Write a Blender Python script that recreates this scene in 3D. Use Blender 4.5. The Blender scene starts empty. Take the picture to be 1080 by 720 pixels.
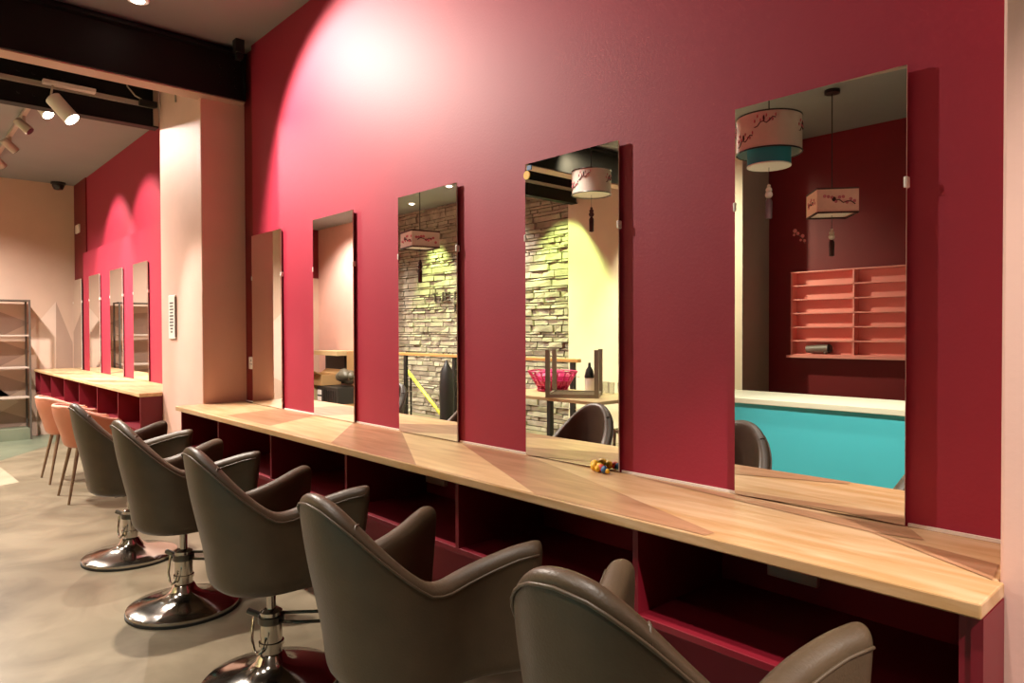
import bpy, bmesh, math, random
from mathutils import Vector, Matrix
random.seed(7)
SC = bpy.context.scene
COL = SC.collection
PI = math.pi

# ------------------------------------------------------------------ camera
F, YAW, PIT, ROL = 730.28, math.radians(47.6218), math.radians(0.8345), math.radians(-0.1824)
CAM = Vector((0.0, -1.9, 1.33))
def camera_axes():
    fw = Vector((-math.sin(YAW)*math.cos(PIT), math.cos(YAW)*math.cos(PIT), -math.sin(PIT)))
    rt = Vector((math.cos(YAW), math.sin(YAW), 0))
    up = rt.cross(fw)
    r2 = rt*math.cos(ROL)+up*math.sin(ROL)
    u2 = up*math.cos(ROL)-rt*math.sin(ROL)
    return r2, u2, fw
r2, u2, fw = camera_axes()
cam_data = bpy.data.cameras.new('camera')
cam_data.sensor_width = 36.0
cam_data.lens = F/1080*36
cam_data.clip_start = 0.05
cam = bpy.data.objects.new('camera', cam_data)
COL.objects.link(cam)
cam.matrix_world = Matrix(((r2.x, u2.x, -fw.x, CAM.x), (r2.y, u2.y, -fw.y, CAM.y), (r2.z, u2.z, -fw.z, CAM.z), (0, 0, 0, 1)))
SC.camera = cam

# ------------------------------------------------------------------ world, view, light
w = bpy.data.worlds.new('world'); SC.world = w; w.use_nodes = True
w.node_tree.nodes['Background'].inputs[0].default_value = (0.9, 0.85, 0.8, 1)
w.node_tree.nodes['Background'].inputs[1].default_value = 0.05
SC.view_settings.view_transform = 'Standard'
SC.view_settings.look = 'None'
SC.view_settings.gamma = 1.0
SC.view_settings.use_curve_mapping = False
SC.view_settings.exposure = 0.42
SC.cycles.max_bounces = 10
SC.cycles.glossy_bounces = 6
SC.cycles.diffuse_bounces = 5
SC.cycles.sample_clamp_indirect = 6.0
SC.cycles.use_denoising = True
SC.cycles.caustics_reflective = False

CEIL = 3.29
def spot(loc, target, power, angle=100, blend=0.6, col=(1, .86, .70), size=0.04):
    d = bpy.data.lights.new('spot_light', 'SPOT')
    d.energy = power; d.color = col; d.spot_size = math.radians(angle); d.spot_blend = blend
    d.shadow_soft_size = size
    o = bpy.data.objects.new('spot_light', d); COL.objects.link(o)
    o.location = loc
    o.rotation_euler = (Vector(target)-Vector(loc)).to_track_quat('-Z', 'Y').to_euler()
    return o
WARM = (1, .90, .80)
# downlight at the upper edge of the frame: its cone rakes along the red wall towards the camera
spot((-4.22, -1.00, 3.22), (-4.22+.54, -1.00+.42, 3.22-.72), 390, 99, .35, (1, .88, .76), .035)
spot((1.30, -1.25, 3.24), (0.15, -0.30, 1.1), 400, 44, .6, WARM, .04)  # added lamp without a fixture, brightens the front of the right pillar
spot((-1.70, -1.00, 3.24), (-1.6, -0.86, 0.8), 110, 46, .9, WARM, .04)
spot((-0.50, -1.00, 3.24), (-0.55, -0.86, 0.8), 150, 46, .9, WARM, .04)
# room lights on the desk side
for x in (-4.2, -2.7, -1.2, 0.4):
    spot((x, -2.45, 3.24), (x-.1, -2.2, 0), 120, 78, .8, WARM, .05)
spot((-1.6, -1.40, 3.24), (-1.6, -2.95, .4), 400, 56, .8, (1, .92, .82), .05)  # added lamp, no fixture modelled, lights the turquoise desk front
# far room
spot((-6.50, -0.93, 3.02), (-5.6, -0.27, 2.35), 170, 66, .5, WARM, .03)
spot((-5.72, -0.90, 2.86), (-5.45, -0.2, 1.9), 270, 66, .5, WARM, .03)
spot((-5.66, -0.86, 2.80), (-4.2, -0.9, 0), 150, 66, .4, WARM, .02)
spot((-7.50, -0.93, 3.10), (-7.4, 0, 2.0), 170, 78, .5, WARM, .03)
spot((-8.60, -0.93, 3.10), (-8.6, 0, 2.0), 150, 74, .5, WARM, .03)
for x, y, p in ((-9.3, -1.5, 430), (-7.6, -1.6, 520), (-6.2, -2.3, 200), (-9.0, -3.0, 220)):
    spot((x, y, 3.24), (x, y, 0), p, 140, .8, WARM, .06)
GREEN = (.74, 1.0, .32)
spot((-8.85, -4.15, 3.20), (-8.8, -4.6, .9), 300, 64, .7, GREEN, .03)
spot((-6.15, -3.95, 3.20), (-6.0, -4.6, .9), 320, 80, .7, GREEN, .03)
spot((-7.45, -3.80, 3.20), (-7.4, -4.6, 1.4), 240, 100, .7, WARM, .03)
spot((-4.7, -3.2, 3.20), (-4.6, -4.6, 1.4), 280, 110, .7, (1, .97, .66), .05)  # extra lamp put in to brighten the pale pier, no downlight here
spot((-10.8, -3.4, 3.20), (-11.0, -4.3, 1.4), 260, 110, .7, WARM, .05)  # unseen lamp added to lift the alcove walls

# ------------------------------------------------------------------ materials
def mat(name, col, rough=0.5, metal=0.0, noise=0.0, nscale=6.0, bump=0.0, bscale=60.0, spec=0.5, emit=None, estr=0.0, col2=None, stretch=None, coat=0.0, distort=0.0):
    m = bpy.data.materials.new(name); m.use_nodes = True
    nt = m.node_tree; b = nt.nodes['Principled BSDF']
    b.inputs['Roughness'].default_value = rough
    b.inputs['Metallic'].default_value = metal
    b.inputs['Specular IOR Level'].default_value = spec
    b.inputs['Coat Weight'].default_value = coat
    c = (*col, 1)
    b.inputs['Base Color'].default_value = c
    tc = nt.nodes.new('ShaderNodeTexCoord'); mp = nt.nodes.new('ShaderNodeMapping')
    nt.links.new(tc.outputs['Object'], mp.inputs[0])
    if stretch: mp.inputs['Scale'].default_value = stretch
    if noise or col2:
        n = nt.nodes.new('ShaderNodeTexNoise'); n.inputs['Scale'].default_value = nscale; n.inputs['Detail'].default_value = 6; n.inputs['Distortion'].default_value = distort
        nt.links.new(mp.outputs[0], n.inputs['Vector'])
        r = nt.nodes.new('ShaderNodeValToRGB')
        c2 = col2 if col2 else tuple(x*(1-noise) for x in col)
        r.color_ramp.elements[0].position = .35; r.color_ramp.elements[1].position = .65
        r.color_ramp.elements[0].color = (*c2, 1); r.color_ramp.elements[1].color = c
        nt.links.new(n.outputs['Fac'], r.inputs[0]); nt.links.new(r.outputs[0], b.inputs['Base Color'])
    if bump:
        n2 = nt.nodes.new('ShaderNodeTexNoise'); n2.inputs['Scale'].default_value = bscale; n2.inputs['Detail'].default_value = 4
        nt.links.new(mp.outputs[0], n2.inputs['Vector'])
        bp = nt.nodes.new('ShaderNodeBump'); bp.inputs['Strength'].default_value = bump; bp.inputs['Distance'].default_value = .01
        nt.links.new(n2.outputs['Fac'], bp.inputs['Height']); nt.links.new(bp.outputs[0], b.inputs['Normal'])
    if emit:
        b.inputs['Emission Color'].default_value = (*emit, 1); b.inputs['Emission Strength'].default_value = estr
    return m
M = {}
M['red'] = mat('raspberry_wall_paint', (.33, .014, .040), .60, spec=.45, noise=.06, nscale=3, bump=.06, bscale=90)
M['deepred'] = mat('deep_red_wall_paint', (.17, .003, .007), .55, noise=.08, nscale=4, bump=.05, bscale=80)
M['pink'] = mat('pale_pink_paint', (.80, .50, .42), .6, noise=.05, nscale=4, bump=.05, bscale=70)
M['beige'] = mat('beige_pink_paint', (.60, .42, .32), .6, noise=.06, nscale=3, bump=.05, bscale=60)
M['tri_dark'] = mat('taupe_triangle_paint', (.40, .27, .21), .6, noise=.06, nscale=5)
M['tri_light'] = mat('cream_triangle_paint', (.72, .55, .45), .6, noise=.06, nscale=5)
M['ceil'] = mat('grey_ceiling_paint', (.26, .265, .265), .75, noise=.05, nscale=2)
M['floor'] = mat('polished_concrete', (.27, .222, .15), .32, col2=(.17, .137, .09), nscale=2.2, bump=.05, bscale=10, distort=1.4)
M['creamwall'] = mat('cream_wall_paint', (.80, .70, .55), .6, noise=.05, nscale=4)
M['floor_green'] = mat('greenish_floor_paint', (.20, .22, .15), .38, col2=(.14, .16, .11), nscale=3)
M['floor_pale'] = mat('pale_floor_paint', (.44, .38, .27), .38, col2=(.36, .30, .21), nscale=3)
M['brickgrey'] = mat('grey_paint', (.48, .42, .37), .6, noise=.05)
M['stone'] = mat('split_stone_cladding', (.44, .39, .30), .85, col2=(.30, .26, .20), nscale=5, bump=.5, bscale=40)
M['steel'] = mat('black_painted_steel', (.008, .0065, .006), .55, spec=.2, noise=.2, nscale=8)
M['soffit'] = mat('pale_flange_paint', (.50, .34, .27), .6)
M['conduit'] = mat('grey_conduit', (.42, .36, .30), .45)
M['black'] = mat('black_plastic', (.012, .011, .010), .4)
M['white'] = mat('white_plastic', (.78, .72, .66), .35)
M['leather'] = mat('brown_leather', (.078, .050, .027), .42, spec=.45, noise=.22, nscale=9, bump=.10, bscale=180)
M['seam'] = mat('leather_piping', (.078, .052, .030), .42)
M['chrome'] = mat('chrome', (.50, .46, .42), .13, metal=1.0)
M['darkchrome'] = mat('dark_steel', (.10, .09, .08), .3, metal=1.0)
M['rubber'] = mat('black_rubber', (.015, .014, .013), .6)
M['mirror'] = mat('mirror_silver', (.92, .92, .90), .0, metal=1.0)
M['glassedge'] = mat('polished_glass_edge', (.75, .70, .65), .15)
M['mdf'] = mat('dark_backing_board', (.05, .012, .014), .7)
M['wood'] = mat('golden_oak_laminate', (.65, .425, .245), .34, col2=(.50, .28, .12), nscale=2.6, distort=.6, stretch=(1.2, 9, 9), bump=.03, bscale=20)
M['wood_b'] = mat('pinkish_oak_laminate', (.47, .25, .14), .34, col2=(.33, .165, .08), nscale=3, distort=.6, stretch=(1.2, 9, 9))
M['wood_c'] = mat('pale_oak_laminate', (.76, .53, .29), .32, col2=(.60, .38, .18), nscale=3, stretch=(1.2, 9, 9))
M['caulk'] = mat('white_caulk', (.82, .74, .68), .6)
M['cabred'] = mat('crimson_lacquer', (.17, .005, .014), .45, noise=.06)
M['coral'] = mat('coral_vinyl', (.56, .20, .115), .45, noise=.06, nscale=6)
M['coralrim'] = mat('pale_coral_rim', (.74, .36, .26), .5)
M['brownwood'] = mat('brown_wood_leg', (.20, .12, .07), .45)
M['turq'] = mat('turquoise_lacquer', (.08, .60, .66), .45, noise=.05, nscale=2)
M['cream'] = mat('cream_laminate', (.74, .76, .56), .4)
M['shelfpink'] = mat('pink_shelf_lacquer', (.85, .34, .30), .5)
M['shade'] = mat('white_lamp_fabric', (.70, .63, .54), .8, noise=.05, nscale=20)
M['shadepink'] = mat('blush_lamp_fabric', (.85, .52, .43), .8, noise=.05, nscale=20)
M['teal'] = mat('teal_lamp_fabric', (.03, .30, .38), .7)
M['diff'] = mat('opal_diffuser', (.85, .82, .74), .5)
M['twig'] = mat('dark_print_ink', (.06, .02, .02), .8)
M['petal'] = mat('pink_petal_print', (.60, .16, .20), .8)
M['card'] = mat('brown_cardboard', (.42, .25, .10), .8, noise=.08)
M['cardlight'] = mat('pale_cardboard', (.62, .48, .25), .8, noise=.06)
M['crate'] = mat('black_crate_plastic', (.02, .017, .014), .5)
M['bagdark'] = mat('grey_plastic_bag', (.11, .10, .07), .3, bump=.5, bscale=18)
M['magenta'] = mat('magenta_plastic', (.55, .02, .14), .35)
M['metal'] = mat('grey_metal_frame', (.26, .22, .16), .45, metal=.2)
M['yellow'] = mat('lime_yellow_rail', (.75, .78, .10), .4)
M['rail'] = mat('honey_wood_rail', (.52, .27, .09), .4)
M['paper'] = mat('white_paper', (.86, .80, .74), .6)
M['ink'] = mat('grey_ink', (.12, .10, .10), .7)
M['sty'] = mat('sticker_yellow', (.85, .48, .02), .5)
M['stb'] = mat('sticker_blue', (.03, .12, .28), .5)
M['str'] = mat('sticker_red', (.65, .06, .03), .5)
M['glow'] = mat('lamp_lens', (1, .95, .85), .4, emit=(1, .9, .75), estr=14)
M['glassclear'] = mat('clear_tumbler_glass', (.9, .9, .85), .08)
M['glassclear'].node_tree.nodes['Principled BSDF'].inputs['Transmission Weight'].default_value = .9
M['greyplastic'] = mat('grey_appliance_plastic', (.22, .17, .15), .4)
M['shelfblack'] = mat('dark_shelf_frame', (.09, .07, .055), .5)
M['shelfboard'] = mat('pale_shelf_board', (.50, .40, .33), .5)

# ------------------------------------------------------------------ mesh helpers
class MB:
    def __init__(s): s.v = []; s.f = []; s.m = []
    def add(s, vs, fs, mi=0, M4=None):
        o = len(s.v)
        s.v += [tuple(M4 @ Vector(p)) if M4 else tuple(p) for p in vs]
        s.f += [tuple(i+o for i in f) for f in fs]; s.m += [mi]*len(fs)
        return s
    def box(s, x0, x1, y0, y1, z0, z1, mi=0, M4=None):
        vs = [(x, y, z) for z in (z0, z1) for y in (y0, y1) for x in (x0, x1)]
        fs = [(0, 2, 3, 1), (4, 5, 7, 6), (0, 1, 5, 4), (2, 6, 7, 3), (0, 4, 6, 2), (1, 3, 7, 5)]
        return s.add(vs, fs, mi, M4)
    def cyl(s, p0, p1, ra, rb=None, n=20, mi=0, caps=True):
        rb = ra if rb is None else rb
        p0 = Vector(p0); p1 = Vector(p1); q = (p1-p0).to_track_quat('Z', 'Y')
        vs = []
        for p, r in ((p0, ra), (p1, rb)):
            vs += [p+q @ Vector((r*math.cos(2*PI*i/n), r*math.sin(2*PI*i/n), 0)) for i in range(n)]
        fs = [(i, (i+1) % n, n+(i+1) % n, n+i) for i in range(n)]
        if caps: fs += [tuple(range(n-1, -1, -1)), tuple(range(n, 2*n))]
        return s.add(vs, fs, mi)
    def tube(s, pts, r, n=8, mi=0, closed=False):
        pts = [Vector(p) for p in pts]; k = len(pts); vs = []; fs = []
        for i, p in enumerate(pts):
            a = pts[(i-1) % k] if (closed or i > 0) else p
            b = pts[(i+1) % k] if (closed or i < k-1) else p
            t = (b-a); t = t.normalized() if t.length > 0 else Vector((0, 0, 1))
            ref = Vector((0, 0, 1)) if abs(t.z) < .95 else Vector((1, 0, 0))
            u = t.cross(ref).normalized(); v = u.cross(t)
            vs += [p+u*(r*math.cos(2*PI*j/n))+v*(r*math.sin(2*PI*j/n)) for j in range(n)]
        for i in range(k if closed else k-1):
            for j in range(n):
                fs.append((i*n+j, ((i+1) % k)*n+j, ((i+1) % k)*n+(j+1) % n, i*n+(j+1) % n))
        if not closed: fs += [tuple(range(n)), tuple(range(k*n-1, (k-1)*n-1, -1))]
        return s.add(vs, fs, mi)
    def lathe(s, prof, c=(0, 0, 0), n=40, mi=0):
        vs = []; fs = []; k = len(prof)
        for r, z in prof:
            vs += [(c[0]+r*math.cos(2*PI*i/n), c[1]+r*math.sin(2*PI*i/n), c[2]+z) for i in range(n)]
        for j in range(k-1):
            for i in range(n): fs.append((j*n+i, j*n+(i+1) % n, (j+1)*n+(i+1) % n, (j+1)*n+i))
        if prof[0][0] > 1e-6: fs.append(tuple(range(n-1, -1, -1)))
        if prof[-1][0] > 1e-6: fs.append(tuple(range((k-1)*n, k*n)))
        return s.add(vs, fs, mi)
    def poly(s, pts, mi=0): return s.add(pts, [tuple(range(len(pts)))], mi)
    def ball(s, c, r, n=12, mi=0, sc=(1, 1, 1)):
        prof = [(max(1e-4, r*math.sin(PI*i/n)), -r*math.cos(PI*i/n)) for i in range(n+1)]
        b = MB(); b.lathe(prof, (0, 0, 0), n*2)
        return s.add([(c[0]+x*sc[0], c[1]+y*sc[1], c[2]+z*sc[2]) for x, y, z in b.v], b.f, mi)
    def build(s, name, mats, parent=None, smooth=False, bevel=0.0, sub=0, fix=True, seg=2):
        me = bpy.data.meshes.new(name)
        me.from_pydata(s.v, [], s.f)
        if not isinstance(mats, (list, tuple)): mats = [mats]
        for m in mats: me.materials.append(m)
        for p, mi in zip(me.polygons, s.m): p.material_index = mi
        if fix:
            b = bmesh.new(); b.from_mesh(me)
            bmesh.ops.recalc_face_normals(b, faces=b.faces); b.to_mesh(me); b.free()
        if smooth:
            for p in me.polygons: p.use_smooth = True
            if smooth != 'full': me.set_sharp_from_angle(angle=math.radians(smooth if smooth is not True else 40))
        o = bpy.data.objects.new(name, me); COL.objects.link(o)
        if parent: o.parent = parent
        if bevel:
            md = o.modifiers.new('bevel', 'BEVEL'); md.width = bevel; md.segments = seg; md.limit_method = 'ANGLE'
            md.harden_normals = False
        if sub:
            md = o.modifiers.new('sub', 'SUBSURF'); md.levels = sub; md.render_levels = sub
        return o
def tag(o, label=None, cat=None, group=None, kind=None):
    if label: o['label'] = label
    if cat: o['category'] = cat
    if group: o['group'] = group
    if kind: o['kind'] = kind
    return o
def thing(name, label, cat, loc=(0, 0, 0), rz=0, group=None):
    o = bpy.data.objects.new(name, None); COL.objects.link(o)
    o.location = loc; o.rotation_euler = (0, 0, rz); o.empty_display_size = .1
    return tag(o, label, cat, group)
def copy_tree(o, parent=None):
    c = o.copy(); COL.objects.link(c)
    if parent: c.parent = parent
    for ch in list(o.children): copy_tree(ch, c)
    return c
def struct(mb, name, m, **k): return tag(mb.build(name, m, **k), kind='structure')

# ------------------------------------------------------------------ the setting
XN, XB, YL = 3.2, -10.8, -5.15          # near end, far end, opposite wall
fb = MB().box(-13.2, XN, -5.6, .3, -.1, 0)
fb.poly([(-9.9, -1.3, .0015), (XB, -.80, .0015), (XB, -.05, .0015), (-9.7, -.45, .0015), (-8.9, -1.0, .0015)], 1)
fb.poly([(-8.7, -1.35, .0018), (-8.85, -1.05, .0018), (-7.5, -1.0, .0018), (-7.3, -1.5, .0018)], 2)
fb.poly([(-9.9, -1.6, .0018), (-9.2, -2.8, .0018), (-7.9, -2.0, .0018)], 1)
struct(fb, 'floor', [M['floor'], M['floor_green'], M['floor_pale']])
struct(MB().box(-13.2, XN, -5.6, .3, CEIL, CEIL+.1), 'ceiling', M['ceil'])
# red mirror wall: recessed deep red strip beside the pillar, raspberry boarding in front of it
b = MB()
b.box(-4.72, -.30, 0, .25, 0, CEIL, 0)
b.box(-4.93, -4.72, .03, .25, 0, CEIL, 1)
b.box(-10.10, -5.86, 0, .25, 0, 2.33, 0)
b.box(-10.12, -5.86, .05, .25, 2.33, CEIL, 0)
b.box(-10.8, -10.10, .035, .25, 0, CEIL, 1)
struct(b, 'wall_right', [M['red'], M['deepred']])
struct(MB().box(-.354, XN, -.285, .25, 0, CEIL), 'pillar_right', M['pink'], bevel=.006)
struct(MB().box(-5.86, -4.93, -.27, .25, 0, CEIL), 'pillar_left', M['pink'], bevel=.006)
# far end wall with its painted triangles
b = MB(); b.box(XB-.2, XB, -3.3, .25, 0, CEIL, 0)
def tri(pts, mi): b.poly([(XB+.002, y, z) for y, z in pts], mi)
tri([(-.183, 1.741), (-.46, 1.36), (-.50, .86), (-.19, .86)], 2)
tri([(-.183, 1.741), (-.19, .86), (-.001, .86), (-.001, 1.2)], 1)
for z0 in (1.30, .93, .50, .05):
    tri([(-1.5, z0+.36), (-1.5, z0), (-.79, z0-.02), (-.47, z0+.16), (-.79, z0+.30)], 1)
tri([(-1.5, .5), (-.79, .33), (-.6, .45), (-.79, .62), (-1.5, .8)], 2)
tri([(-3.2, 1.9), (-2.2, .9), (-3.2, .4)], 2); tri([(-2.2, 2.2), (-1.5, 1.2), (-2.2, .7)], 1)
struct(b, 'wall_back', [M['beige'], M['tri_dark'], M['tri_light']])
# alcove beyond the far end (seen only in the mirrors)
b = MB(); b.box(-13.2, -12.4, -4.4, -3.3, 0, 2.36, 0); b.box(-13.2, -12.4, -4.4, -3.3, 2.36, CEIL, 1)
struct(b, 'wall_alcove', [M['beige'], M['deepred']])
struct(MB().box(-12.4, XB-.2, -3.3, -3.2, 0, CEIL), 'wall_alcove_side', M['beige'])
# opposite wall: pink stretch, stone cladding, pale pier, deep red recess
struct(MB().box(-13.2, -9.95, -5.3, -4.4, 0, CEIL), 'wall_left', M['pink'])
b = MB(); b.box(-9.95, -6.02, -5.3, -4.66, 0, CEIL, 0)
z = 0.0
while z < CEIL-.01:
    h = min(random.choice((.035, .05, .06, .075, .09)), CEIL-z)
    x = -9.95
    while x < -6.03:
        l = min(random.uniform(.10, .36), -6.02-x)
        if -6.02-x-l < .06: l = -6.02-x
        y = -4.62+random.uniform(-.008, .024)
        x0, x1, z0, z1 = x+.002, x+l-.002, z+.002, z+h-.002
        c = [random.uniform(-.006, .018) for _ in range(4)]
        vs = [(x0, -4.67, z0), (x1, -4.67, z0), (x1, -4.67, z1), (x0, -4.67, z1),
              (x0+.005, y+c[0], z0+.004), (x1-.005, y+c[1], z0+.004), (x1-.005, y+c[2], z1-.004), (x0+.005, y+c[3], z1-.004)]
        b.add(vs, [(4, 5, 6, 7), (0, 1, 5, 4), (1, 2, 6, 5), (2, 3, 7, 6), (3, 0, 4, 7)])
        x += l
    z += h
struct(b, 'wall_left_stone', M['stone'])
struct(MB().box(-6.02, -3.62, -5.4, -4.6, 0, CEIL, 0).box(-3.62, -3.615, -5.3, -4.6, 0, CEIL, 1), 'pillar_back', [M['creamwall'], M['brickgrey']])
struct(MB().box(-3.615, XN, -5.4, YL, 0, CEIL), 'wall_left_red', M['deepred'])
struct(MB().box(XN, XN+.1, -5.6, .25, 0, CEIL), 'wall_near', M['beige'])
# caulk lines where the boarding meets the counters, and at the foot of the recessed strip
b = MB()
xr = [-.612-.9058*k for k in range(5)]
ed = [-.36]
for k in range(5): ed += [xr[k]+.004, xr[k]-.465-.004]
for i in range(0, len(ed)-1, 2): b.box(ed[i+1], ed[i], -.006, 0, .8395, .8475)
b.box(-4.925, -4.712, .022, .03, .8395, .8465)
struct(b, 'trim_1', M['caulk'])


# steel beams with conduits
t = thing('steel_beam', 'black steel channel beam across the ceiling above the pink pillar, nearer one', 'beam', (-4.85, 0, 2.935))
b = MB(); b.box(-.012, 0, -4.6, 0, 0, CEIL-2.935); b.build('web', M['steel'], t)
b = MB(); b.box(-.13, .012, -4.6, 0, -.008, .0); b.build('bottom_flange', M['soffit'], t)
b = MB(); b.box(-.012, .055, -4.6, 0, CEIL-2.935-.05, CEIL-2.935-.035); b.box(-.012, .03, -4.6, 0, .0, .012); b.build('top_flange', M['steel'], t)
for zz in (.09, .15, .21):
    for yy in (-.06, -.16): MB().cyl((0, yy, zz), (.012, yy, zz), .012, n=6).build('bolt', M['steel'], t)
b = MB(); b.box(0, .035, -.012, -.0015, .01, .30); b.build('end_plate', M['steel'], t)
t = thing('steel_beam', 'black steel beam carrying a grey conduit, behind the nearer beam', 'beam', (-5.90, 0, 2.935))
b = MB(); b.box(0, .02, -4.6, -.275, 0, CEIL-2.935); b.build('web', M['steel'], t)
b = MB(); b.box(-.06, .04, -4.6, -.275, -.012, 0); b.build('bottom_flange', M['steel'], t)
b = MB(); b.box(.02, .055, -4.6, -.275, .135, .165); b.build('conduit', M['conduit'], t)
b = MB(); b.box(.02, .05, -.31, -.276, .0, .34); b.build('end_plate', M['soffit'], t)
for k in range(7):
    for zz in (.07, .22): MB().cyl((.02, -.9-.09*k-1.2*(k > 3), zz), (.03, -.9-.09*k-1.2*(k > 3), zz), .011, n=8).build('bolt', M['steel'], t)
MB().box(.055, .10, -.42, -.30, .13, .17).build('junction_box', M['black'], t)
MB().tube([(.07, -.52, .33), (.075, -.50, .25), (.08, -.45, .19), (.075, -.38, .165), (.07, -.33, .15)], .006).build('cable', M['conduit'], t)
tag(MB().box(-4.715, -4.655, -.13, -.07, 3.20, CEIL-.001).box(-4.705, -4.665, -.12, -.08, 3.155, 3.20).build('ceiling_sensor', M['black'], bevel=.005),
    'small dark sensor box on the ceiling at the corner above the beam end', 'sensor')
tag(MB().tube([(-5.43, -.278, 3.19), (-5.43, -.278, 3.02)], .006).build('wall_hook', M['conduit']), 'thin grey rod on the top of the pale pink pillar', 'hook')
tag(MB().lathe([(.001, 0), (.05, .01), (.07, .05), (.07, .07), (.085, .075), (.085, .10), (.001, .10)], (XB+.12, -.16, CEIL-.10)).build('dome_camera', M['black'], smooth=True),
    'black dome camera on the far ceiling corner', 'camera')

# downlight seen at the upper edge
def downlight(x, y, label):
    t = thing('downlight', label, 'ceiling light', (x, y, CEIL), group='recessed ceiling downlights')
    MB().lathe([(.045, -.012), (.06, -.012), (.065, 0.0), (.045, 0)], (0, 0, 0)).build('trim_ring', M['white'], t, smooth=True)
    MB().lathe([(.001, -.026), (.030, -.020), (.044, -.006), (.044, -.002), (.001, -.002)], n=24).build('lens', M['glow'], t)
downlight(-4.50, -.76, 'glowing recessed downlight in the ceiling in front of the nearer black beam')
downlight(-8.85, -4.15, 'bright downlight above the green lit stone wall, farther one in the mirror')
downlight(-6.15, -3.95, 'bright downlight above the stone wall beside the pale pier')
downlight(-7.45, -3.80, 'bright downlight above the middle of the stone wall')

# track with spot heads
struct(MB().cyl((-2.25, -3.62, 3.262), (-1.64, -3.70, 3.262), .026, n=12), 'trim_2', M['conduit'])
t = thing('lighting_track', 'thin grey ceiling track running along the far ceiling', 'track light', (0, 0, 0))
MB().box(-10.4, -6.3, -.95, -.915, CEIL-.03, CEIL-.001).build('rail', M['conduit'], t)
def head(loc, aim, L, r, label, name='track_spotlight', glow=True, m='white'):
    t = thing(name, label, 'spotlight', loc)
    a = Vector(aim).normalized()
    p0 = -a*L*.5; p1 = a*L*.5
    MB().cyl(p0, p1, r, n=24).cyl(p0-a*.012, p0, r*.8, r, n=24).build('can', M[m], t, smooth=True)
    MB().cyl(p1, p1+a*.004, r*.86, n=24).build('lens', M['glow'] if glow else M['black'], t)
    MB().box(-.012, .012, -.012, .012, 0, CEIL-.03-loc[2]).build('stem', M['conduit'], t)
    return t
head((-6.52, -.932, 3.095), (.5, .4, -.75), .14, .045, 'glowing track spotlight half hidden by the beam, left of the big white spotlight')
head((-7.50, -.932, 3.17), (.35, .6, -.6), .13, .04, 'small white track spotlight nearest the beam on the ceiling track', glow=False, m='conduit')
head((-8.38, -.932, 3.17), (-.2, .7, -.6), .13, .04, 'small white track spotlight, middle one on the ceiling track', glow=False, m='conduit')
head((-9.25, -.932, 3.17), (-.3, .6, -.6), .13, .04, 'small white track spotlight farthest along the ceiling track', glow=False, m='conduit')
t = thing('beam_spotlight', 'big white cylinder spotlight with bright lens hanging from the far beam', 'spotlight', (-5.74, -.93, 2.90))
a = Vector((.30, .42, -.60)).normalized()
MB().cyl(-a*.10, a*.09, .052, n=28).build('can', M['white'], t, smooth=True)
MB().cyl(a*.09, a*.095, .046, n=28).build('lens', M['glow'], t)
MB().box(-.03, .025, -.12, .20, .155, .185).build('adapter', M['white'], t, bevel=.004)
MB().tube([(0, -.06, .16), (0, -.075, .05), (0, -.05, 0)], .007).build('yoke', M['conduit'], t)

# ------------------------------------------------------------------ counters
HC = .839
t = thing('worktop', 'long oak worktop with inlaid triangles under the near row of mirrors', 'worktop', (0, 0, 0))
b = MB()
b.add([(-.354, -.44, 0), (-.354, -.285, 0), (-.354, -.285, 0)], [])
pl = [(-4.925, -.002), (-4.925, -.45), (-.345, -.45), (-.345, -.29), (-.356, -.29), (-.356, -.002)]
n = len(pl)
b = MB(); b.add([(x, y, HC-.03) for x, y in pl]+[(x, y, HC) for x, y in pl],
                [tuple(range(n-1, -1, -1)), tuple(range(n, 2*n))]+[(i, (i+1) % n, n+(i+1) % n, n+i) for i in range(n)])
b.build('board', M['wood'], t, bevel=.004)
def on_counter(u, v, z=HC):
    d = fw+r2*((u-540)/F)-u2*((v-360)/F)
    k = (z-CAM.z)/d.z
    p = CAM+d*k
    return (min(-.36, max(-4.92, p.x)), min(-.004, max(-.446, p.y)))
def inlay(pts, m, k):
    b = MB(); b.poly([(*on_counter(*p), HC+.0005+.0002*k) for p in pts]); return b
b = MB(); wm = [M['wood_b'], M['wood_c']]
for i, (pts, mi) in enumerate((
        ([(239, 438), (299, 430), (334, 438), (285, 449)], 0),
        ([(334, 438), (375, 445), (349, 467), (285, 449)], 1),
        ([(375, 445), (349, 467), (364, 474), (434, 491), (424, 456)], 0),
        ([(424, 456), (434, 491), (564, 521), (487, 468)], 1),
        ([(487, 468), (564, 521), (558, 481)], 0),
        ([(558, 481), (620, 506), (753, 562), (740, 566), (564, 521)], 0),
        ([(660, 500), (778, 523), (880, 545), (958, 556), (975, 570), (917, 561)], 0),
        ([(917, 561), (1054, 596), (1047, 612)], 0))):
    b.poly([(*on_counter(*p), HC+.0004+.0002*i) for p in pts], mi)
b.build('inlay', wm, t)

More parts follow.
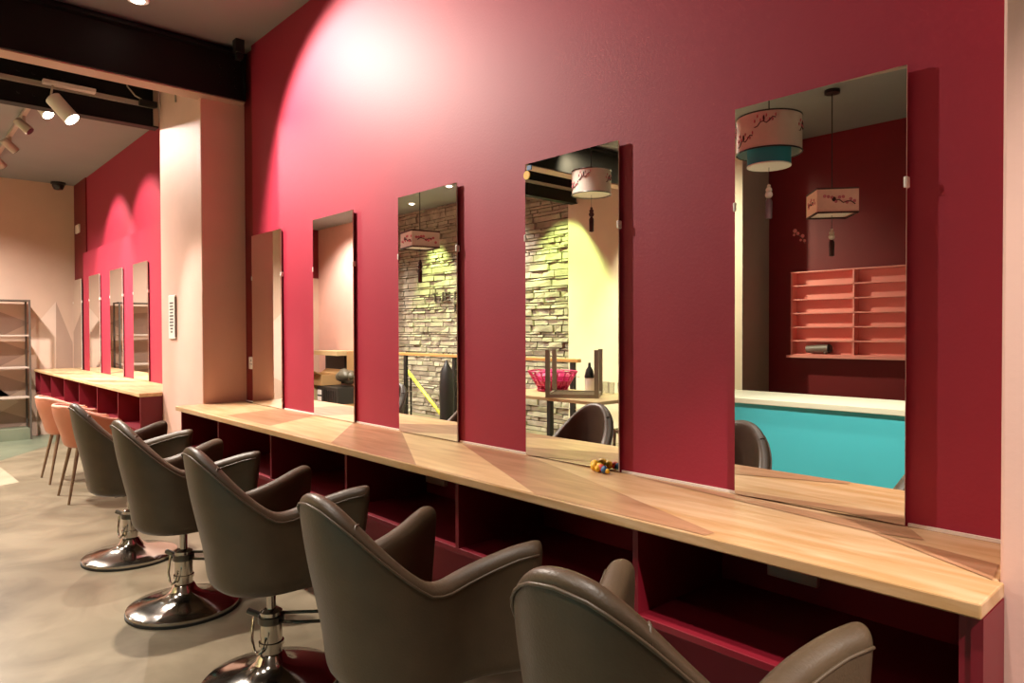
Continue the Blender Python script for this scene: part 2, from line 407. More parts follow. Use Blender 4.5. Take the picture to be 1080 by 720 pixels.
# pigeonhole cabinet under the worktop
def cabinet(name, label, x0, x1, divs, top, ydeep=-.42, endp=True):
    t = thing(name, label, 'shelf unit', (0, 0, 0))
    zb = .575
    MB().box(x0, x1, ydeep, -.002, zb-.02, zb).build('shelf', M['cabred'], t, bevel=.002)
    for x in divs: MB().box(x-.009, x+.009, ydeep, -.002, zb, top-.031).build('divider', M['cabred'], t)
    return t
t = cabinet('pigeonhole_shelf', 'crimson pigeonhole shelf under the near oak worktop', -4.92, -.345, (-4.90, -4.22, -3.47, -2.69, -1.91, -1.137), HC)
MB().box(-.365, -.345, -.435, -.29, 0, HC-.031).box(-.385, -.365, -.43, -.002, 0, HC-.031).build('end_panel', M['cabred'], t)
def socket(x, y, z, wd, h, label, group=None, dbl=True):
    t = thing('wall_socket', label, 'socket', (x, y, z), group=group)
    MB().box(-wd/2, wd/2, -.022, -.001, -h/2, h/2).build('plate', M['white'], t, bevel=.004)
    for sx in ((-wd/4, wd/4) if dbl else (0,)):
        b = MB()
        b.box(sx-.004, sx+.004, -.0232, -.0215, .012, .026)
        b.box(sx-.017, sx-.007, -.0232, -.0215, -.010, -.004); b.box(sx+.007, sx+.017, -.0232, -.0215, -.010, -.004)
        b.build('pin_holes', M['black'], t)
        MB().box(sx-.008, sx+.008, -.026, -.0215, .030, .040).build('switch', M['white'], t)
socket(-.90, 0, .672, .146, .092, 'white double socket under the right end of the oak worktop')
socket(-2.59, 0, .672, .146, .092, 'white double socket under the worktop below the third mirror')
socket(-4.79, .03, 1.115, .09, .085, 'white wall socket on the deep red strip beside the pink pillar', dbl=False)

HF = .862
t = thing('worktop', 'oak worktop under the far row of mirrors beyond the pillar', 'worktop', (0, 0, 0))
MB().box(-10.78, -5.87, -.44, -.002, HF-.028, HF).box(-5.87, -5.84, -.44, -.275, HF-.028, HF).build('board', M['wood_c'], t, bevel=.004)
b = MB()
for i, x in enumerate((-10.2, -9.3, -8.5, -7.6, -6.8)): b.poly([(x-.42, -.43, HF+.0005), (x+.1, -.43, HF+.0005), (x+.38, -.01, HF+.0005)], i % 2)
b.build('inlay', [M['wood'], M['wood_b']], t)
t = cabinet('pigeonhole_shelf', 'crimson pigeonhole shelf under the far oak worktop', -10.77, -5.85, (-10.75, -10.38, -9.65, -8.87, -8.10, -7.31, -6.55), HF, -.425)
MB().box(-5.865, -5.845, -.43, -.275, .555, HF-.029).build('end_panel', M['cabred'], t)

# ------------------------------------------------------------------ mirrors
def wall_mirror(x0, x1, z0, z1, label, group, y=0, clips=True):
    t = thing('wall_mirror', label, 'mirror', ((x0+x1)/2, y, z0), group=group)
    h = (x1-x0)/2; H = z1-z0
    MB().box(-h+.012, h-.012, -.012, -.001, .004, H-.012).build('backing_board', M['mdf'], t)
    b = MB(); b.box(-h, h, -.018, -.0125, 0, H, 0)
    b.m[2] = 1
    b.build('glass', [M['glassedge'], M['mirror']], t, fix=False)
    if clips:
        for s in (-1, 1):
            b = MB(); b.box(s*h-.006, s*h+.004, -.021, -.002, H*.735, H*.735+.028); b.build('clip', M['white'], t, bevel=.003)
    return t
ln = ('tall mirror nearest the right pink pillar, reflecting the turquoise desk',
      'tall mirror with a yellow and blue sticker on its top corner',
      'tall mirror reflecting the green lit stone wall',
      'tall mirror reflecting a pile of cardboard boxes',
      'tall mirror beside the left pink pillar, reflecting only the pillar')
for k in range(5): wall_mirror(xr[k]-.465, xr[k], HC+.004, 1.986, ln[k], 'tall mirrors over the near worktop')
lf = ('first far mirror beyond the pillar, reflecting the shelf rack', 'second far mirror beyond the pillar, reflecting a shelf post',
      'third far mirror beyond the pillar, reflecting a painted triangle', 'last far mirror, next to the far end wall')
for (x0, x1), l in zip(((-8.69, -7.20), (-8.66, -8.13), (-9.69, -9.15), (-10.63, -10.14)), lf):
    if l.startswith('first'): x0 = -7.71
    wall_mirror(x0, x1, HF+.004, 2.014, l, 'narrow mirrors over the far worktop')
# sticker on the second mirror and the little clip on the counter
t = thing('corner_sticker', 'yellow and blue sticker on the upper left corner of a mirror', 'sticker', (xr[1]-.455, -.0185, 1.972))
b = MB()
b.lathe([(.017, 0), (.017, .002), (.001, .002)], (0, 0, 0), 20); b.v = [(x, -z, y-.03) for x, y, z in b.v]
b.build('yellow_disc', M['sty'], t)
MB().box(.002, .026, -.002, 0, -.012, .006).build('blue_patch', M['stb'], t)
t = thing('hair_clip', 'small yellow red and blue plastic clip lying on the worktop at a mirror foot', 'hair clip', (-1.575, -.05, HC+.002), rz=-.35)
for k, (dx, dy, r, m) in enumerate(((-.035, 0, .019, 'sty'), (-.02, -.012, .015, 'sty'), (-.008, .004, .016, 'sty'), (.012, 0, .015, 'str'), (.024, .004, .013, 'stb'), (.036, -.004, .013, 'stb'), (.006, -.012, .012, 'sty'), (.048, .002, .010, 'sty'))):
    MB().ball((dx, dy, r*.9), r, 8, 0, (1, .8, .9)).build('bead', M[m], t, smooth='full')

# notice on the pillar, switches
t = thing('notice_plaque', 'white notice with lines of small text on the pale pink pillar', 'sign', (-5.57, -.27, 1.445))
MB().box(-.075, .085, -.012, -.001, -.165, .165).build('plate', M['paper'], t, bevel=.01)
b = MB()
for k in range(10):
    wd = (.085, .075, .09, .07, .09, .08, .09, .085, .06, .045)[k]
    b.box(.005-wd/2, .005+wd/2, -.0132, -.0125, .10-.024*k, .111-.024*k)
b.build('text_lines', M['ink'], t)
MB().box(.083, .089, -.014, -.001, -.15, .15).build('edge_strip', M['greyplastic'], t)
tag(MB().box(-10.62, -10.42, .012, .034, 2.63, 2.74).build('thermostat', M['white'], bevel=.005), 'white control box high on the dark strip at the far corner', 'switch')
tag(MB().box(-10.76, -10.66, .012, .034, 1.17, 1.25).build('light_switch', M['white'], bevel=.005), 'white switch low on the dark strip above the far worktop end', 'switch')

# ------------------------------------------------------------------ chairs
def smooth(t): t = max(0, min(1, t)); return t*t*(3-2*t)
def shell_mb(a=.275, splay=0.0, bk=.25, yf=.24, y0=0.0, zb=.42, top=None, taper=.80, th=.06, lean=.05, N=44, thb=.045, yt=.86, ztop=.9):
    # plan curve, arc length from the middle of the back
    pts = []
    for i in range(200):
        q = (PI/2)*i/199; e = 2/2.3
        pts.append((a*math.sin(q)**e, y0-bk*math.cos(q)**e))
    for i in range(1, 80): pts.append((a+splay*smooth(.5*i/79)*2*(i/79)**.3, y0+(yf-y0)*i/79))
    ds = [0]
    for p, q in zip(pts, pts[1:]): ds.append(ds[-1]+math.hypot(q[0]-p[0], q[1]-p[1]))
    L = ds[-1]
    def at(u):
        s = abs(u)
        for i in range(len(ds)-1):
            if ds[i+1] >= s-1e-9:
                k = (s-ds[i])/max(1e-9, ds[i+1]-ds[i]); break
        p = pts[i]; q = pts[i+1]
        x = p[0]+(q[0]-p[0])*k; y = p[1]+(q[1]-p[1])*k
        return (x if u >= 0 else -x), y
    secs = []
    def section(u, adv=0, comp=1, drop=0):
        x, y = at(u); e = .004
        x2, y2 = at(max(-L, u-e)); x3, y3 = at(min(L, u+e))
        tx, ty = x3-x2, y3-y2; l = math.hypot(tx, ty); tx /= l; ty /= l
        nx, ny = ty, -tx                         # outward
        zt = top(abs(u))-drop
        k = smooth((abs(u)-.15)/.3); t = thb+(th-thb)*k
        r = t/2
        rows = [(.11, zb-.008), (.055, zb-.006), (.022, zb+.002), (.005, zb+.020), (0, zb+.05)]
        for j in range(1, 7): rows.append((0, zb+.05+(zt-r-zb-.05)*j/6))
        for j in range(1, 6): rows.append((r-r*math.cos(PI*j/6), zt-r+r*math.sin(PI*j/6)))
        for j in range(5): rows.append((t, zt-r+(zb+.05-zt+r)*j/4))
        out = []
        sg = 1 if u > 0 else -1
        for o, z in rows:
            o2 = r+(o-r)*comp
            g = max(0, min(1.25, (z-zb)/(ztop-zb)))
            sx = taper+(1-taper)*min(1, g*1.35)
            sy = yt+(1-yt)*min(1, g*1.35)
            back = max(0, -y/bk) if y < 0 else 0
            X = (x-nx*o2)*sx; Y = (y-ny*o2)*sy-lean*back*max(0, g-.25)
            out.append((X, Y+adv*(.55+.45*min(1, g*1.6)), z))
        return out
    us = [-L+2*L*i/N for i in range(N+1)]
    ring = [section(-L, .026, .55, .018), section(-L, .018, .88, .005)]+[section(u) for u in us]+[section(L, .018, .88, .005), section(L, .026, .55, .018)]
    b = MB(); R = len(ring[0])
    vs = [p for r in ring for p in r]; fs = []
    for i in range(len(ring)-1):
        for j in range(R-1): fs.append((i*R+j, (i+1)*R+j, (i+1)*R+j+1, i*R+j+1))
    fs.append(tuple(range(R))); fs.append(tuple(range(len(ring)*R-1, (len(ring)-1)*R-1, -1)))
    fs.append(tuple(i*R for i in range(len(ring))))
    b.add(vs, fs)
    edge = [r[10] for r in ring[2:-2]]          # along the outer top edge
    inner = [r[14] for r in ring[2:-2]]
    return b, edge, inner
def cushion(hx, y0, y1, z0, z1, r=.03, n=6, hx2=None):
    hx2 = hx2 or hx
    b = MB(); rings = []
    for z, s in ((z0, .93), (z0+.012, 1), (z1-.02, 1), (z1-.005, .95), (z1, .80)):
        ring = []
        for i in range(32):
            q = 2*PI*i/32; cx, cy = math.cos(q), math.sin(q)
            ex = 2/5.0
            X = math.copysign(abs(cx)**ex, cx); Y = math.copysign(abs(cy)**ex, cy)
            yy = (y0+y1)/2+Y*(y1-y0)/2*s
            hw = hx2+(hx-hx2)*(yy-y0)/(y1-y0)
            ring.append((X*hw*s, yy, z))
        rings.append(ring)
    vs = [p for r in rings for p in r]; fs = []
    for i in range(4):
        for j in range(32): fs.append((i*32+j, i*32+(j+1) % 32, (i+1)*32+(j+1) % 32, (i+1)*32+j))
    fs += [tuple(range(31, -1, -1)), tuple(range(128, 160))]
    return b.add(vs, fs)

TOPS = ((0, .936), (.05, .931), (.10, .907), (.15, .866), (.21, .804), (.27, .742), (.315, .706), (.36, .699), (.46, .724), (.58, .757), (.80, .79))
def top_salon(u):
    for (a0, z0), (a1, z1) in zip(TOPS, TOPS[1:]):
        if u <= a1: return z0+(z1-z0)*(u-a0)/(a1-a0)
    return .77
def salon_chair():
    t = thing('salon_chair', 'x', 'chair')
    b, edge, inner = shell_mb(a=.228, splay=.066, top=top_salon, th=.066, thb=.05, yf=.24, taper=.95, zb=.405, lean=.065)
    b.build('shell', M['leather'], t, smooth='full', sub=1)
    MB().tube([(p[0]*1.004, p[1]*1.004, p[2]) for p in edge], .0035, 6).build('piping', M['seam'], t, smooth='full')
    for s in (-1, 1):
        i = len(edge)//2+s*5
        p = Vector(edge[i]); q = Vector(inner[i])
        MB().tube([p+Vector((0, 0, -.001)), (p+q)/2+Vector((0, 0, .0135)), q], .003, 6).build('stitched_seam', M['seam'], t, smooth='full')
    cushion(.205, -.16, .27, .435, .535, hx2=.165).build('seat', M['leather'], t, smooth='full', sub=1)
    MB().box(-.09, .09, -.10, .10, .385, .412).build('seat_plate', M['darkchrome'], t, bevel=.004)
    MB().cyl((0, 0, .27), (0, 0, .39), .017).build('piston', M['chrome'], t, smooth=True)
    c = MB().lathe([(.040, .06), (.040, .15), (.046, .152), (.046, .165), (.040, .167), (.040, .278), (.028, .286), (.016, .288)], n=32).build('pump_column', M['chrome'], t, smooth=True)
    MB().lathe([(.042, .235), (.048, .236), (.048, .262), (.042, .263)], n=32).build('collar', M['darkchrome'], c, smooth=True)
    MB().lathe([(.001, .008), (.242, .008), (.250, .014), (.250, .026), (.242, .031), (.18, .043), (.12, .058), (.08, .074), (.058, .096), (.048, .118), (.040, .124)], n=64).build('base', M['chrome'], t, smooth=30)
    MB().lathe([(.24, 0), (.253, .001), (.2535, .013), (.24, .014)], n=64).build('rubber_rim', M['rubber'], t, smooth=True)
    MB().tube([(-.06, -.03, .26), (-.075, -.04, .235), (-.05, -.055, .17), (-.02, -.058, .135), (.015, -.058, .132), (.04, -.05, .15), (.05, -.04, .20)], .006).build('pump_lever', M['chrome'], t, smooth='full')
    MB().cyl((-.095, -.05, .262), (-.04, -.02, .250), .012).build('clamp_knob', M['darkchrome'], t, smooth=True)
    for k, zz in enumerate((.272, .246)):
        MB().tube([(.03, .03-.03*k, zz), (.10, .12-.05*k, zz), (.20-.01*k, .26-.08*k, zz+.005)], .0065).build('footrest_bar', M['darkchrome'], t, smooth='full')
    return t
ls = ('brown leather salon chair nearest the camera, cut off by the bottom edge',
      'brown leather salon chair second from the camera, its pedestal out of the frame',
      'brown leather salon chair in the middle of the row of five',
      'brown leather salon chair second from the left, round chrome base fully in view',
      'brown leather salon chair at the far end of its row, beside the coral chairs')
spots_c = ((-.75, -.85, .03, .07), (-1.645, -.805, -.018, 0), (-2.54, -.82, -.005, -.02), (-3.53, -.83, 0, 0), (-4.54, -.82, 0, 0))
proto = salon_chair()
for i, (x, y, dz, rz) in enumerate(spots_c):
    c = proto if i == 0 else copy_tree(proto)
    c.location = (x, y, 0)
    for ch in c.children:
            if ch.name.split('.')[0] not in ('base', 'rubber_rim', 'pump_column', 'pump_lever', 'clamp_knob', 'footrest_bar'): ch.location.z = dz
    c.rotation_euler = (0, 0, rz)
    tag(c, ls[i], 'chair', 'brown leather salon chairs along the worktop')

def top_coral(u):
    return .755-.12*smooth((u-.14)/.40)
def coral_chair():
    t = thing('tub_chair', 'x', 'chair')
    b, edge, inner = shell_mb(a=.235, bk=.24, yf=.16, zb=.42, top=top_coral, th=.04, thb=.035, taper=.74, yt=.80, lean=.04, ztop=.755)
    b.build('shell', M['coral'], t, smooth='full', sub=1)
    MB().tube([((p[0]+q[0])/2, (p[1]+q[1])/2, p[2]+.014) for p, q in zip(edge, inner)], .014, 8).build('rim', M['coralrim'], t, smooth='full')
    cushion(.165, -.16, .21, .425, .485, hx2=.14).build('seat', M['coral'], t, smooth='full', sub=1)
    for sx in (-1, 1):
        for sy in (-1, 1):
            MB().cyl((sx*.21, sy*.19-.01, 0), (sx*.14, sy*.12, .425), .009, .015, 12).build('leg', M['brownwood'], t, smooth=True)
    return t
c1 = coral_chair(); c1.location = (-6.46, -.64, 0)
tag(c1, 'coral tub chair with brown legs, touching the row of brown chairs', 'chair', 'coral tub chairs at the far worktop')
c2 = copy_tree(c1); c2.location = (-7.40, -.62, 0); c2['label'] = 'coral tub chair with brown legs, farther one near the shelf rack'

# ------------------------------------------------------------------ shelf rack at the far wall
t = thing('shelf_rack', 'dark framed open shelf rack against the far wall', 'shelf', (-10.60, -1.05, 0))
for y in (-.53, .53):
    for x in (-.15, .15):
        MB().box(x-.011, x+.011, y-.011, y+.011, .0, 1.725).build('post', M['shelfblack'], t)
MB().box(-.161, .161, -.541, .541, 1.725, 1.742).build('top_rail', M['shelfblack'], t)
for z in (1.29, .89, .52): MB().box(-.139, .16, -.519, .519, z, z+.016).build('shelf_board', M['shelfboard'], t)
MB().box(-.139, .165, -.519, .519, .0, .14).build('plinth', M['floor_green'], t)

# ------------------------------------------------------------------ things behind the camera, seen in the mirrors
t = thing('reception_desk', 'turquoise reception desk with a pale top, reflected in the nearest mirror', 'desk', (-1.2, -2.8, 0))
MB().box(-1.9, 3.6, -.55, 0, 0, .80).build('front', M['turq'], t)
MB().box(-1.93, 3.63, -.60, .02, .80, .84).build('top', M['cream'], t, bevel=.004)
t = thing('wall_rack', 'pink wall rack of twelve shallow shelves on the deep red wall', 'shelf', (-2.70, YL, 1.08))
b = MB(); b.box(-.62, .62, .001, .015, 0, .85); b.build('back', M['shelfpink'], t)
for k in range(7): MB().box(-.62, .62, .015, .12, k*.139, k*.139+.012).build('shelf', M['shelfpink'], t)
for x in (-.61, 0, .61): MB().box(x-.008, x+.008, .015, .12, .012, .834).build('upright', M['shelfpink'], t)
MB().box(-.65, .65, .001, .15, -.025, -.001).build('ledge', M['shelfpink'], t)
t = thing('hair_dryer', 'grey hair dryer lying on the lowest shelf of the pink rack', 'hair dryer', (-3.06, YL+.075, 1.14))
MB().cyl((-.11, 0, 0), (.11, 0, .01), .036, .045, 20).build('barrel', M['greyplastic'], t, smooth=True)
MB().cyl((.11, 0, .01), (.135, 0, .011), .046, .03, 20).build('back_grille', M['black'], t, smooth=True)
MB().cyl((.06, 0, -.02), (.10, .04, -.035), .012, .012, 12).build('handle', M['greyplastic'], t, smooth=True)

t = thing('blossom_decal', 'small pale blossom twig stuck on the deep red wall above the pink rack', 'wall decoration', (-3.28, YL+.004, 2.30))
b = MB()
for x, z, r in ((-.05, .06, .022), (-.02, .03, .018), (.03, .0, .02), (.05, -.05, .016), (.01, -.04, .014), (-.06, .02, .013)): b.ball((x, 0, z), r, 6, 0, (1, .15, 1))
b.build('blossoms', M['shelfpink'], t)
MB().tube([(-.07, .0, .075), (-.02, .0, .02), (.03, .0, -.02), (.055, .0, -.08)], .003, 5).build('twig', M['greyplastic'], t)

def pendant_drum(x, y, zt, h, r, label, teal=False):
    t = thing('drum_pendant_lamp', label, 'pendant lamp', (x, y, CEIL))
    z1 = zt-CEIL; z0 = z1-h
    MB().cyl((0, 0, -.03), (0, 0, -.001), .05).build('ceiling_rose', M['black'], t, smooth=True)
    MB().cyl((0, 0, z1-.01), (0, 0, -.03), .004, n=8).build('cord', M['black'], t)
    b = MB(); b.lathe([(r, z0), (r, z1), (r-.004, z1), (r-.004, z0), (r, z0)], n=48); b.f = b.f[:-2] if len(b.f) > 4*48 else b.f; b.m = b.m[:len(b.f)]
    sh = b.build('shade', M['shade'], t, smooth=True)
    for zz in (z0, z1): MB().tube([((r+.001)*math.cos(2*PI*i/40), (r+.001)*math.sin(2*PI*i/40), zz) for i in range(40)], .005, 6, closed=True).build('rim', M['black'], sh)
    br = MB()
    for q0, zz in ((.9, z1-.05), (2.5, z1-.08), (-2.2, z1-.06), (-.6, z1-.07), (1.6, z0+.08)):
        br.tube([((r+.003)*math.cos(q0+.09*i), (r+.003)*math.sin(q0+.09*i), zz+.012*math.sin(i*1.7)-.006*i) for i in range(8)], .003, 5)
        br.ball(((r+.002)*math.cos(q0+.35), (r+.002)*math.sin(q0+.35), zz), .014, 6, 0, (.4, .4, 1.4))
    br.build('branch_print', M['twig'], sh)
    pt = MB()
    for q0, zz in ((.9, z1-.05), (2.5, z1-.08), (-2.2, z1-.06), (-.6, z1-.07), (1.6, z0+.08)):
        for i in range(8): pt.ball(((r+.002)*math.cos(q0+.09*i), (r+.002)*math.sin(q0+.09*i), zz+.018*math.cos(i*2.1)), .011, 6, 0, (.4, .4, 1))
    pt.build('blossom_print', M['petal'], sh)
    if teal:
        r2_ = r*.67
        MB().lathe([(r2_, z0-.085), (r2_, z1-.03), (r2_-.004, z1-.03), (r2_-.004, z0-.08)], n=40).build('inner_shade', M['teal'], t, smooth=True)
        MB().lathe([(.001, z0-.088), (r2_+.002, z0-.086), (r2_+.002, z0-.078), (.001, z0-.076)], n=40).build('diffuser', M['diff'], t, smooth=True)
        zl = z0-.09
    else:
        MB().lathe([(.001, z0+.006), (r-.012, z0+.006), (r-.012, z0+.010), (.001, z0+.010)], n=40).build('diffuser', M['diff'], t, smooth=True)
        zl = z0
    tassel(t, zl)
def tassel(t, zl):
    b = MB(); b.cyl((0, 0, zl-.12), (0, 0, zl), .002, n=6); b.build('tassel_cord', M['black'], t)
    b = MB()
    for k, (dz, r) in enumerate(((.12, .012), (.145, .02), (.175, .024))): b.ball((0, 0, zl-dz), r, 8)
    b.build('tassel_knot', M['shade' if '.' not in t.name else 'twig'], t, smooth='full')
    MB().lathe([(.012, -.20+zl), (.022, -.22+zl), (.020, -.33+zl), (.001, -.335+zl)], n=12).build('tassel_fringe', M['twig'], t, smooth=True)
pendant_drum(-2.20, -2.40, 2.70, .225, .20, 'round drum pendant lamp with teal inner shade and blossom print', True)
pendant_drum(-4.15, -2.90, 2.77, .21, .175, 'plain round drum pendant lamp with tassel before the pale pier')
def pendant_square(x, y, zc, wd, h, label, m, rz):
    t = thing('square_pendant_lamp', label, 'pendant lamp', (x, y, CEIL), rz)
    z0 = zc-h/2-CEIL; z1 = zc+h/2-CEIL; a = wd/2
    MB().cyl((0, 0, -.03), (0, 0, -.001), .06).build('ceiling_rose', M['black'], t, smooth=True)
    MB().cyl((0, 0, z1-.01), (0, 0, -.03), .004, n=8).build('cord', M['black'], t)
    b = MB()
    for sx, sy in ((0, 1), (0, -1), (1, 0), (-1, 0)):
        if sx: b.box(sx*a-.003, sx*a+.003, -a, a, z0, z1)
        else: b.box(-a, a, sy*a-.003, sy*a+.003, z0, z1)
    sh = b.build('shade', M[m], t)
    b = MB()
    for zz in (z0, z1):
        for sx in (-1, 1):
            b.box(sx*a-.007, sx*a+.007, -a, a, zz-.006, zz+.006); b.box(-a, a, sx*a-.007, sx*a+.007, zz-.006, zz+.006)
    b.build('frame', M['twig'], sh)
    br = MB(); pt = MB()
    for s in (-1, 1):
        br.tube([(s*(-.02+.03*i), s*(a+.005), z0+h*.5+.012*math.sin(2.2*i)-.004*i) for i in range(6)], .004, 5)
        br.tube([(s*(a+.005), s*(-.06+.03*i), z0+h*.5+.012*math.sin(2.2*i)) for i in range(6)], .004, 5)
        br.ball((s*-.03, s*(a+.004), z0+h*.5+.01), .016, 6, 0, (1, .3, 1.2))
        for i in range(9):
            pt.ball((s*(-.1+.028*i), s*(a+.004), z0+h*(.35+.35*random.random())), .013, 6, 0, (1, .3, 1))
            pt.ball((s*(a+.004), s*(-.1+.025*i), z0+h*(.3+.4*random.random())), .013, 6, 0, (.3, 1, 1))
    br.build('branch_print', M['twig'], sh); pt.build('blossom_print', M['petal'], sh)
    MB().box(-a+.03, a-.03, -a+.03, a-.03, z0+.004, z0+.010).build('diffuser', M['diff'], t)
    tassel(t, z0)
pendant_square(-2.43, -3.90, 2.365, .31, .19, 'square pendant lamp with blossom print hanging before the deep red wall', 'shadepink', -.68)
pendant_square(-5.55, -2.00, 2.21, .28, .15, 'square pendant lamp with tassel reflected before the stone wall', 'shade', .20)

# tables with an upturned stool, basket and glasses
t = thing('dining_table', 'pale topped table with dark legs carrying an upturned chair', 'table', (-4.45, -3.0, 0))
MB().box(-.75, .62, -.40, .40, .70, .73).build('table_top', M['cardlight'], t, bevel=.004)
for sx in (-.65, .55):
    for sy in (-.33, .33): MB().box(sx-.025, sx+.025, sy-.025, sy+.025, 0, .70).build('leg', M['black'], t)
t = thing('metal_chair', 'grey metal chair turned upside down on the table', 'chair', (-4.34, -2.88, .731), rz=-.62)
for sx, sy in ((-.22, .20), (.22, .20), (-.22, -.20), (.22, -.20)): MB().box(sx-.020, sx+.020, sy-.020, sy+.020, .035, .43).build('leg', M['metal'], t)
b = MB()
for sy in (-.20, .20): b.box(-.24, .24, sy-.014, sy+.014, .0, .034)
for sx in (-.22, .22): b.box(sx-.014, sx+.014, -.186, .186, .0, .034)
b.build('seat_frame', M['metal'], t)
b = MB()
for k in range(4): b.box(-.206, .206, -.15+.09*k-.012, -.15+.09*k+.012, .006, .026)
b.build('seat_slats', M['metal'], t)
t = thing('metal_chair', 'grey metal chair standing behind the right of the upturned chair', 'chair', (-3.62, -2.95, 0), rz=.5)
for sx, sy in ((-.2, .2), (.2, .2), (-.2, -.2), (.2, -.2)): MB().cyl((sx, sy, 0), (sx*.9, sy*.9, .45), .014, n=8).build('leg', M['metal'], t)
MB().box(-.21, .21, -.21, .21, .45, .475).build('seat', M['brownwood'], t, bevel=.006)
for sx in (-.18, .18): MB().cyl((sx, -.19, .475), (sx*.9, -.27, 1.0), .014, n=8).build('back_post', M['metal'], t)
for z in (.70, .93): MB().box(-.17, .17, -.26, -.24, z, z+.05).build('back_rail', M['metal'], t)
t = thing('wire_basket', 'magenta plastic mesh basket on the table beside the upturned chair legs', 'basket', (-4.86, -3.12, .731))
b = MB()
for k in range(5):
    rr = .15+.03*k; b.tube([(rr*math.cos(2*PI*i/28), rr*.8*math.sin(2*PI*i/28), .02+.045*k) for i in range(28)], .007, 6, closed=True)
b.build('rings', M['magenta'], t)
b = MB()
for i in range(18):
    q = 2*PI*i/18; b.tube([(.15*math.cos(q), .12*math.sin(q), .02), (.27*math.cos(q), .216*math.sin(q), .20)], .008, 5)
b.build('ribs', M['magenta'], t)
MB().lathe([(.001, 0), (.15, .002), (.16, .02), (.001, .02)], n=24).build('bottom', M['magenta'], t)
MB().ball((0, 0, .115), .165, 8, 0, (1.25, 1.0, .66)).build('bag', M['magenta'], t, smooth='full')
t = thing('soap_bottle', 'bottle with a black pump top on the table behind the basket', 'bottle', (-4.51, -3.28, .731))
MB().lathe([(.001, 0), (.045, .003), (.047, .13), (.03, .17), (.018, .19), (.001, .19)], n=20).build('body', M['white'], t, smooth=True)
MB().lathe([(.045, .14), (.05, .15), (.035, .22), (.015, .25), (.012, .29), (.001, .29)], n=16).build('pump_top', M['black'], t, smooth=True)
for k in range(5):
    g = MB().lathe([(.001, 0), (.028, .001), (.034, .11), (.030, .11), (.025, .008), (.001, .008)], n=16).build('glass_tumbler', M['glassclear'], smooth=True)
    g.location = (-4.33+.095*k, -3.31+.03*(k % 2), .731)
    tag(g, 'clear glass tumbler on the pale table behind the upturned chair', 'glass', 'glass tumblers on the table')

# stair railing before the stone wall
t = thing('stair_railing', 'wooden handrail on dark posts with horizontal wires before the stone wall', 'railing', (0, 0, 0))
MB().box(-9.7, -5.2, -3.93, -3.87, .98, 1.02).build('handrail', M['rail'], t, bevel=.006)
for x in (-8.66, -7.48, -6.3, -5.3): MB().box(x-.03, x+.03, -3.92, -3.88, 0, .978).build('post', M['black'], t)
b = MB()
for z in (.25, .45, .65, .82): b.cyl((-9.7, -3.90, z), (-5.2, -3.90, z), .004, n=6)
b.build('wires', M['metal'], t)
for x in (-8.75, -7.42):
    t = thing('standing_umbrella', 'folded black parasol standing at the railing'+(' left' if x < -8 else ' right')+' of the lime rail', 'parasol', (x, -3.72, 0))
    MB().lathe([(.001, .04), (.09, .06), (.10, .5), (.085, .80), (.03, .90), (.012, .95), (.001, .95)], n=16).build('canopy', M['black'], t, smooth=True)
    MB().lathe([(.001, 0), (.14, .002), (.14, .03), (.02, .05), (.001, .05)], n=20).build('base', M['black'], t, smooth=True)
t = thing('stair_handrail', 'lime yellow sloping rail in front of the stone wall', 'handrail', (-8.3, -4.05, 0))
MB().tube([(-.55, 0, .74), (.40, 0, .08)], .026, 8).build('bar', M['yellow'], t, smooth='full')
MB().cyl((-.45, 0, 0), (-.45, 0, .665), .014).cyl((.30, 0, 0), (.30, 0, .145), .014).build('supports', M['black'], t)
# raised letters on the stone wall
t = thing('wall_lettering', 'dark raised letters on the stone wall, seen reversed in the mirror', 'sign', (-8.55, -4.565, 1.87))
def strokes(name, x, segs):
    b = MB()
    for x0, z0, x1, z1 in segs: b.box(x+min(x0, x1)-.008, x+max(x0, x1)+.008, -.03, .0, min(z0, z1)-.008, max(z0, z1)+.008)
    b.build(name, M['shelfblack'], t)
strokes('letter', -.30, [(-.05, .06, .05, .06), (0, -.06, 0, .06)])
strokes('letter', -.14, [(.05, -.06, .05, .06), (-.03, -.06, .05, -.06), (-.03, -.06, -.03, -.02)])
strokes('letter', .02, [(-.04, -.06, -.04, .06), (-.04, .06, .05, .06), (-.04, 0, .04, 0), (-.04, -.06, .05, -.06)])
strokes('letter', .26, [(-.05, -.06, -.05, .06), (-.05, .06, .05, .06), (-.05, -.06, .05, -.06)])
strokes('letter', .26, [(-.05, -.24, -.05, -.12), (-.05, -.12, .05, -.12), (-.05, -.24, .05, -.24)])

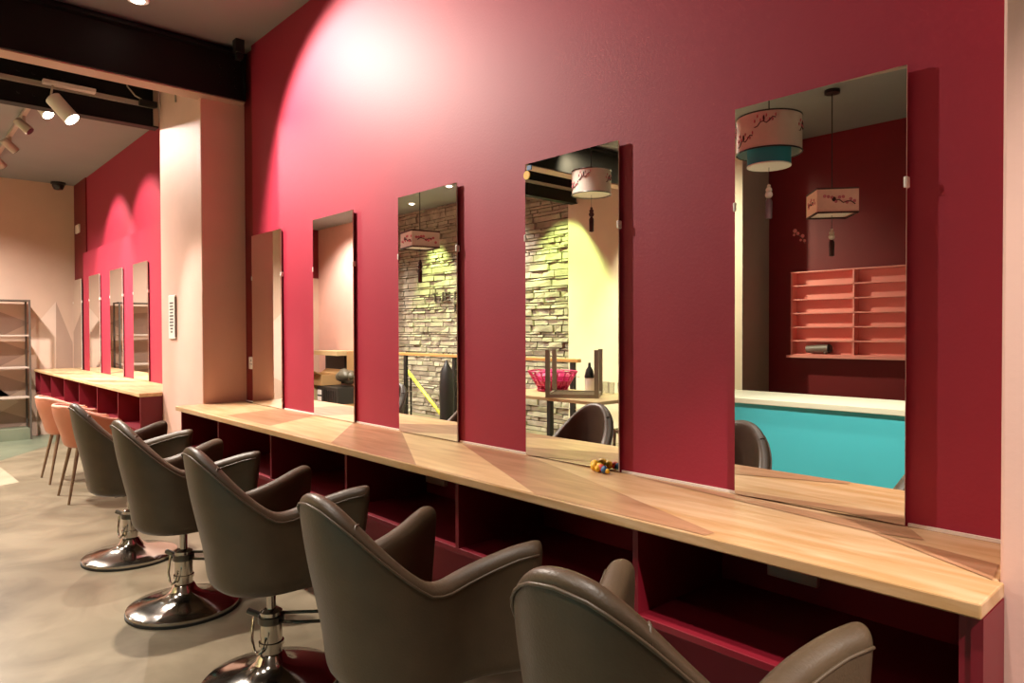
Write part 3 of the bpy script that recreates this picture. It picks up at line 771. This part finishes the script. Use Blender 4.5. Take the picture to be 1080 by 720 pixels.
# boxes in the alcove
def carton(x, y, z, wx, wy, h, m, label, flaps=False, rz=0.0):
    t = thing('cardboard_box' if m != 'crate' else 'plastic_crate', label, 'box', (x, y, z), rz)
    b = MB(); a, c, k = wx/2, wy/2, .006
    b.box(-a, a, -c, c, 0, .01); b.box(-a, a, c-k, c, .01, h); b.box(-a, a, -c, -c+k, .01, h); b.box(-a, -a+k, -c+k, c-k, .01, h); b.box(a-k, a, -c+k, c-k, .01, h)
    if not flaps: b.box(-a, a, -c, c, h, h+.008)
    b.build('body', M[m], t)
    if flaps:
        for sy in (-1, 1):
            MB().box(-a, a, 0, wy*.38, -.003, .003, M4=Matrix.Translation((0, sy*c, h)) @ Matrix.Rotation(sy*.5 if sy > 0 else PI-.5, 4, 'X')).build('flap', M[m], t)
    return t
carton(-10.52, -3.78, 0, .74, .45, .14, 'card', 'flat brown cardboard box at the bottom of the pile')
carton(-10.52, -3.80, .149, .70, .42, .26, 'crate', 'black crate low in the pile of boxes')
t = bpy.data.objects['plastic_crate']
MB().box(-.34, -.20, .2105, .214, .03, .10).box(-.34, -.20, .2105, .214, .13, .21).build('white_label', M['paper'], t)
b = MB()
for k in range(6): b.box(-.14+.075*k, -.09+.075*k, .2105, .216, .04, .22)
b.build('ribs', M['black'], t)
carton(-11.35, -3.80, 0, .55, .42, .42, 'cardlight', 'pale cardboard box beside the black crate in the pile')
carton(-11.1, -3.78, .43, .74, .36, .18, 'card', 'open brown carton with raised flaps in the pile', True)
carton(-11.25, -4.24, .43, .7, .24, .48, 'crate', 'black box standing at the back of the pile')
carton(-11.2, -4.14, .92, .85, .46, .07, 'cardlight', 'flat pale lid lying on top of the black box')
carton(-10.42, -4.22, .43, .62, .30, .56, 'card', 'tall brown cardboard box at the back of the pile')
t = thing('plastic_bag', 'crumpled dark plastic bag slumped over the open carton', 'bag', (-10.42, -3.86, .43))
b = MB()
random.seed(3)
for k in range(14): b.ball((random.uniform(-.18, .2), random.uniform(-.06, .06), random.uniform(.10, .22)), random.uniform(.06, .11), 8, 0, (1.2, 1, .8))
b.build('sack', M['bagdark'], t, smooth='full')
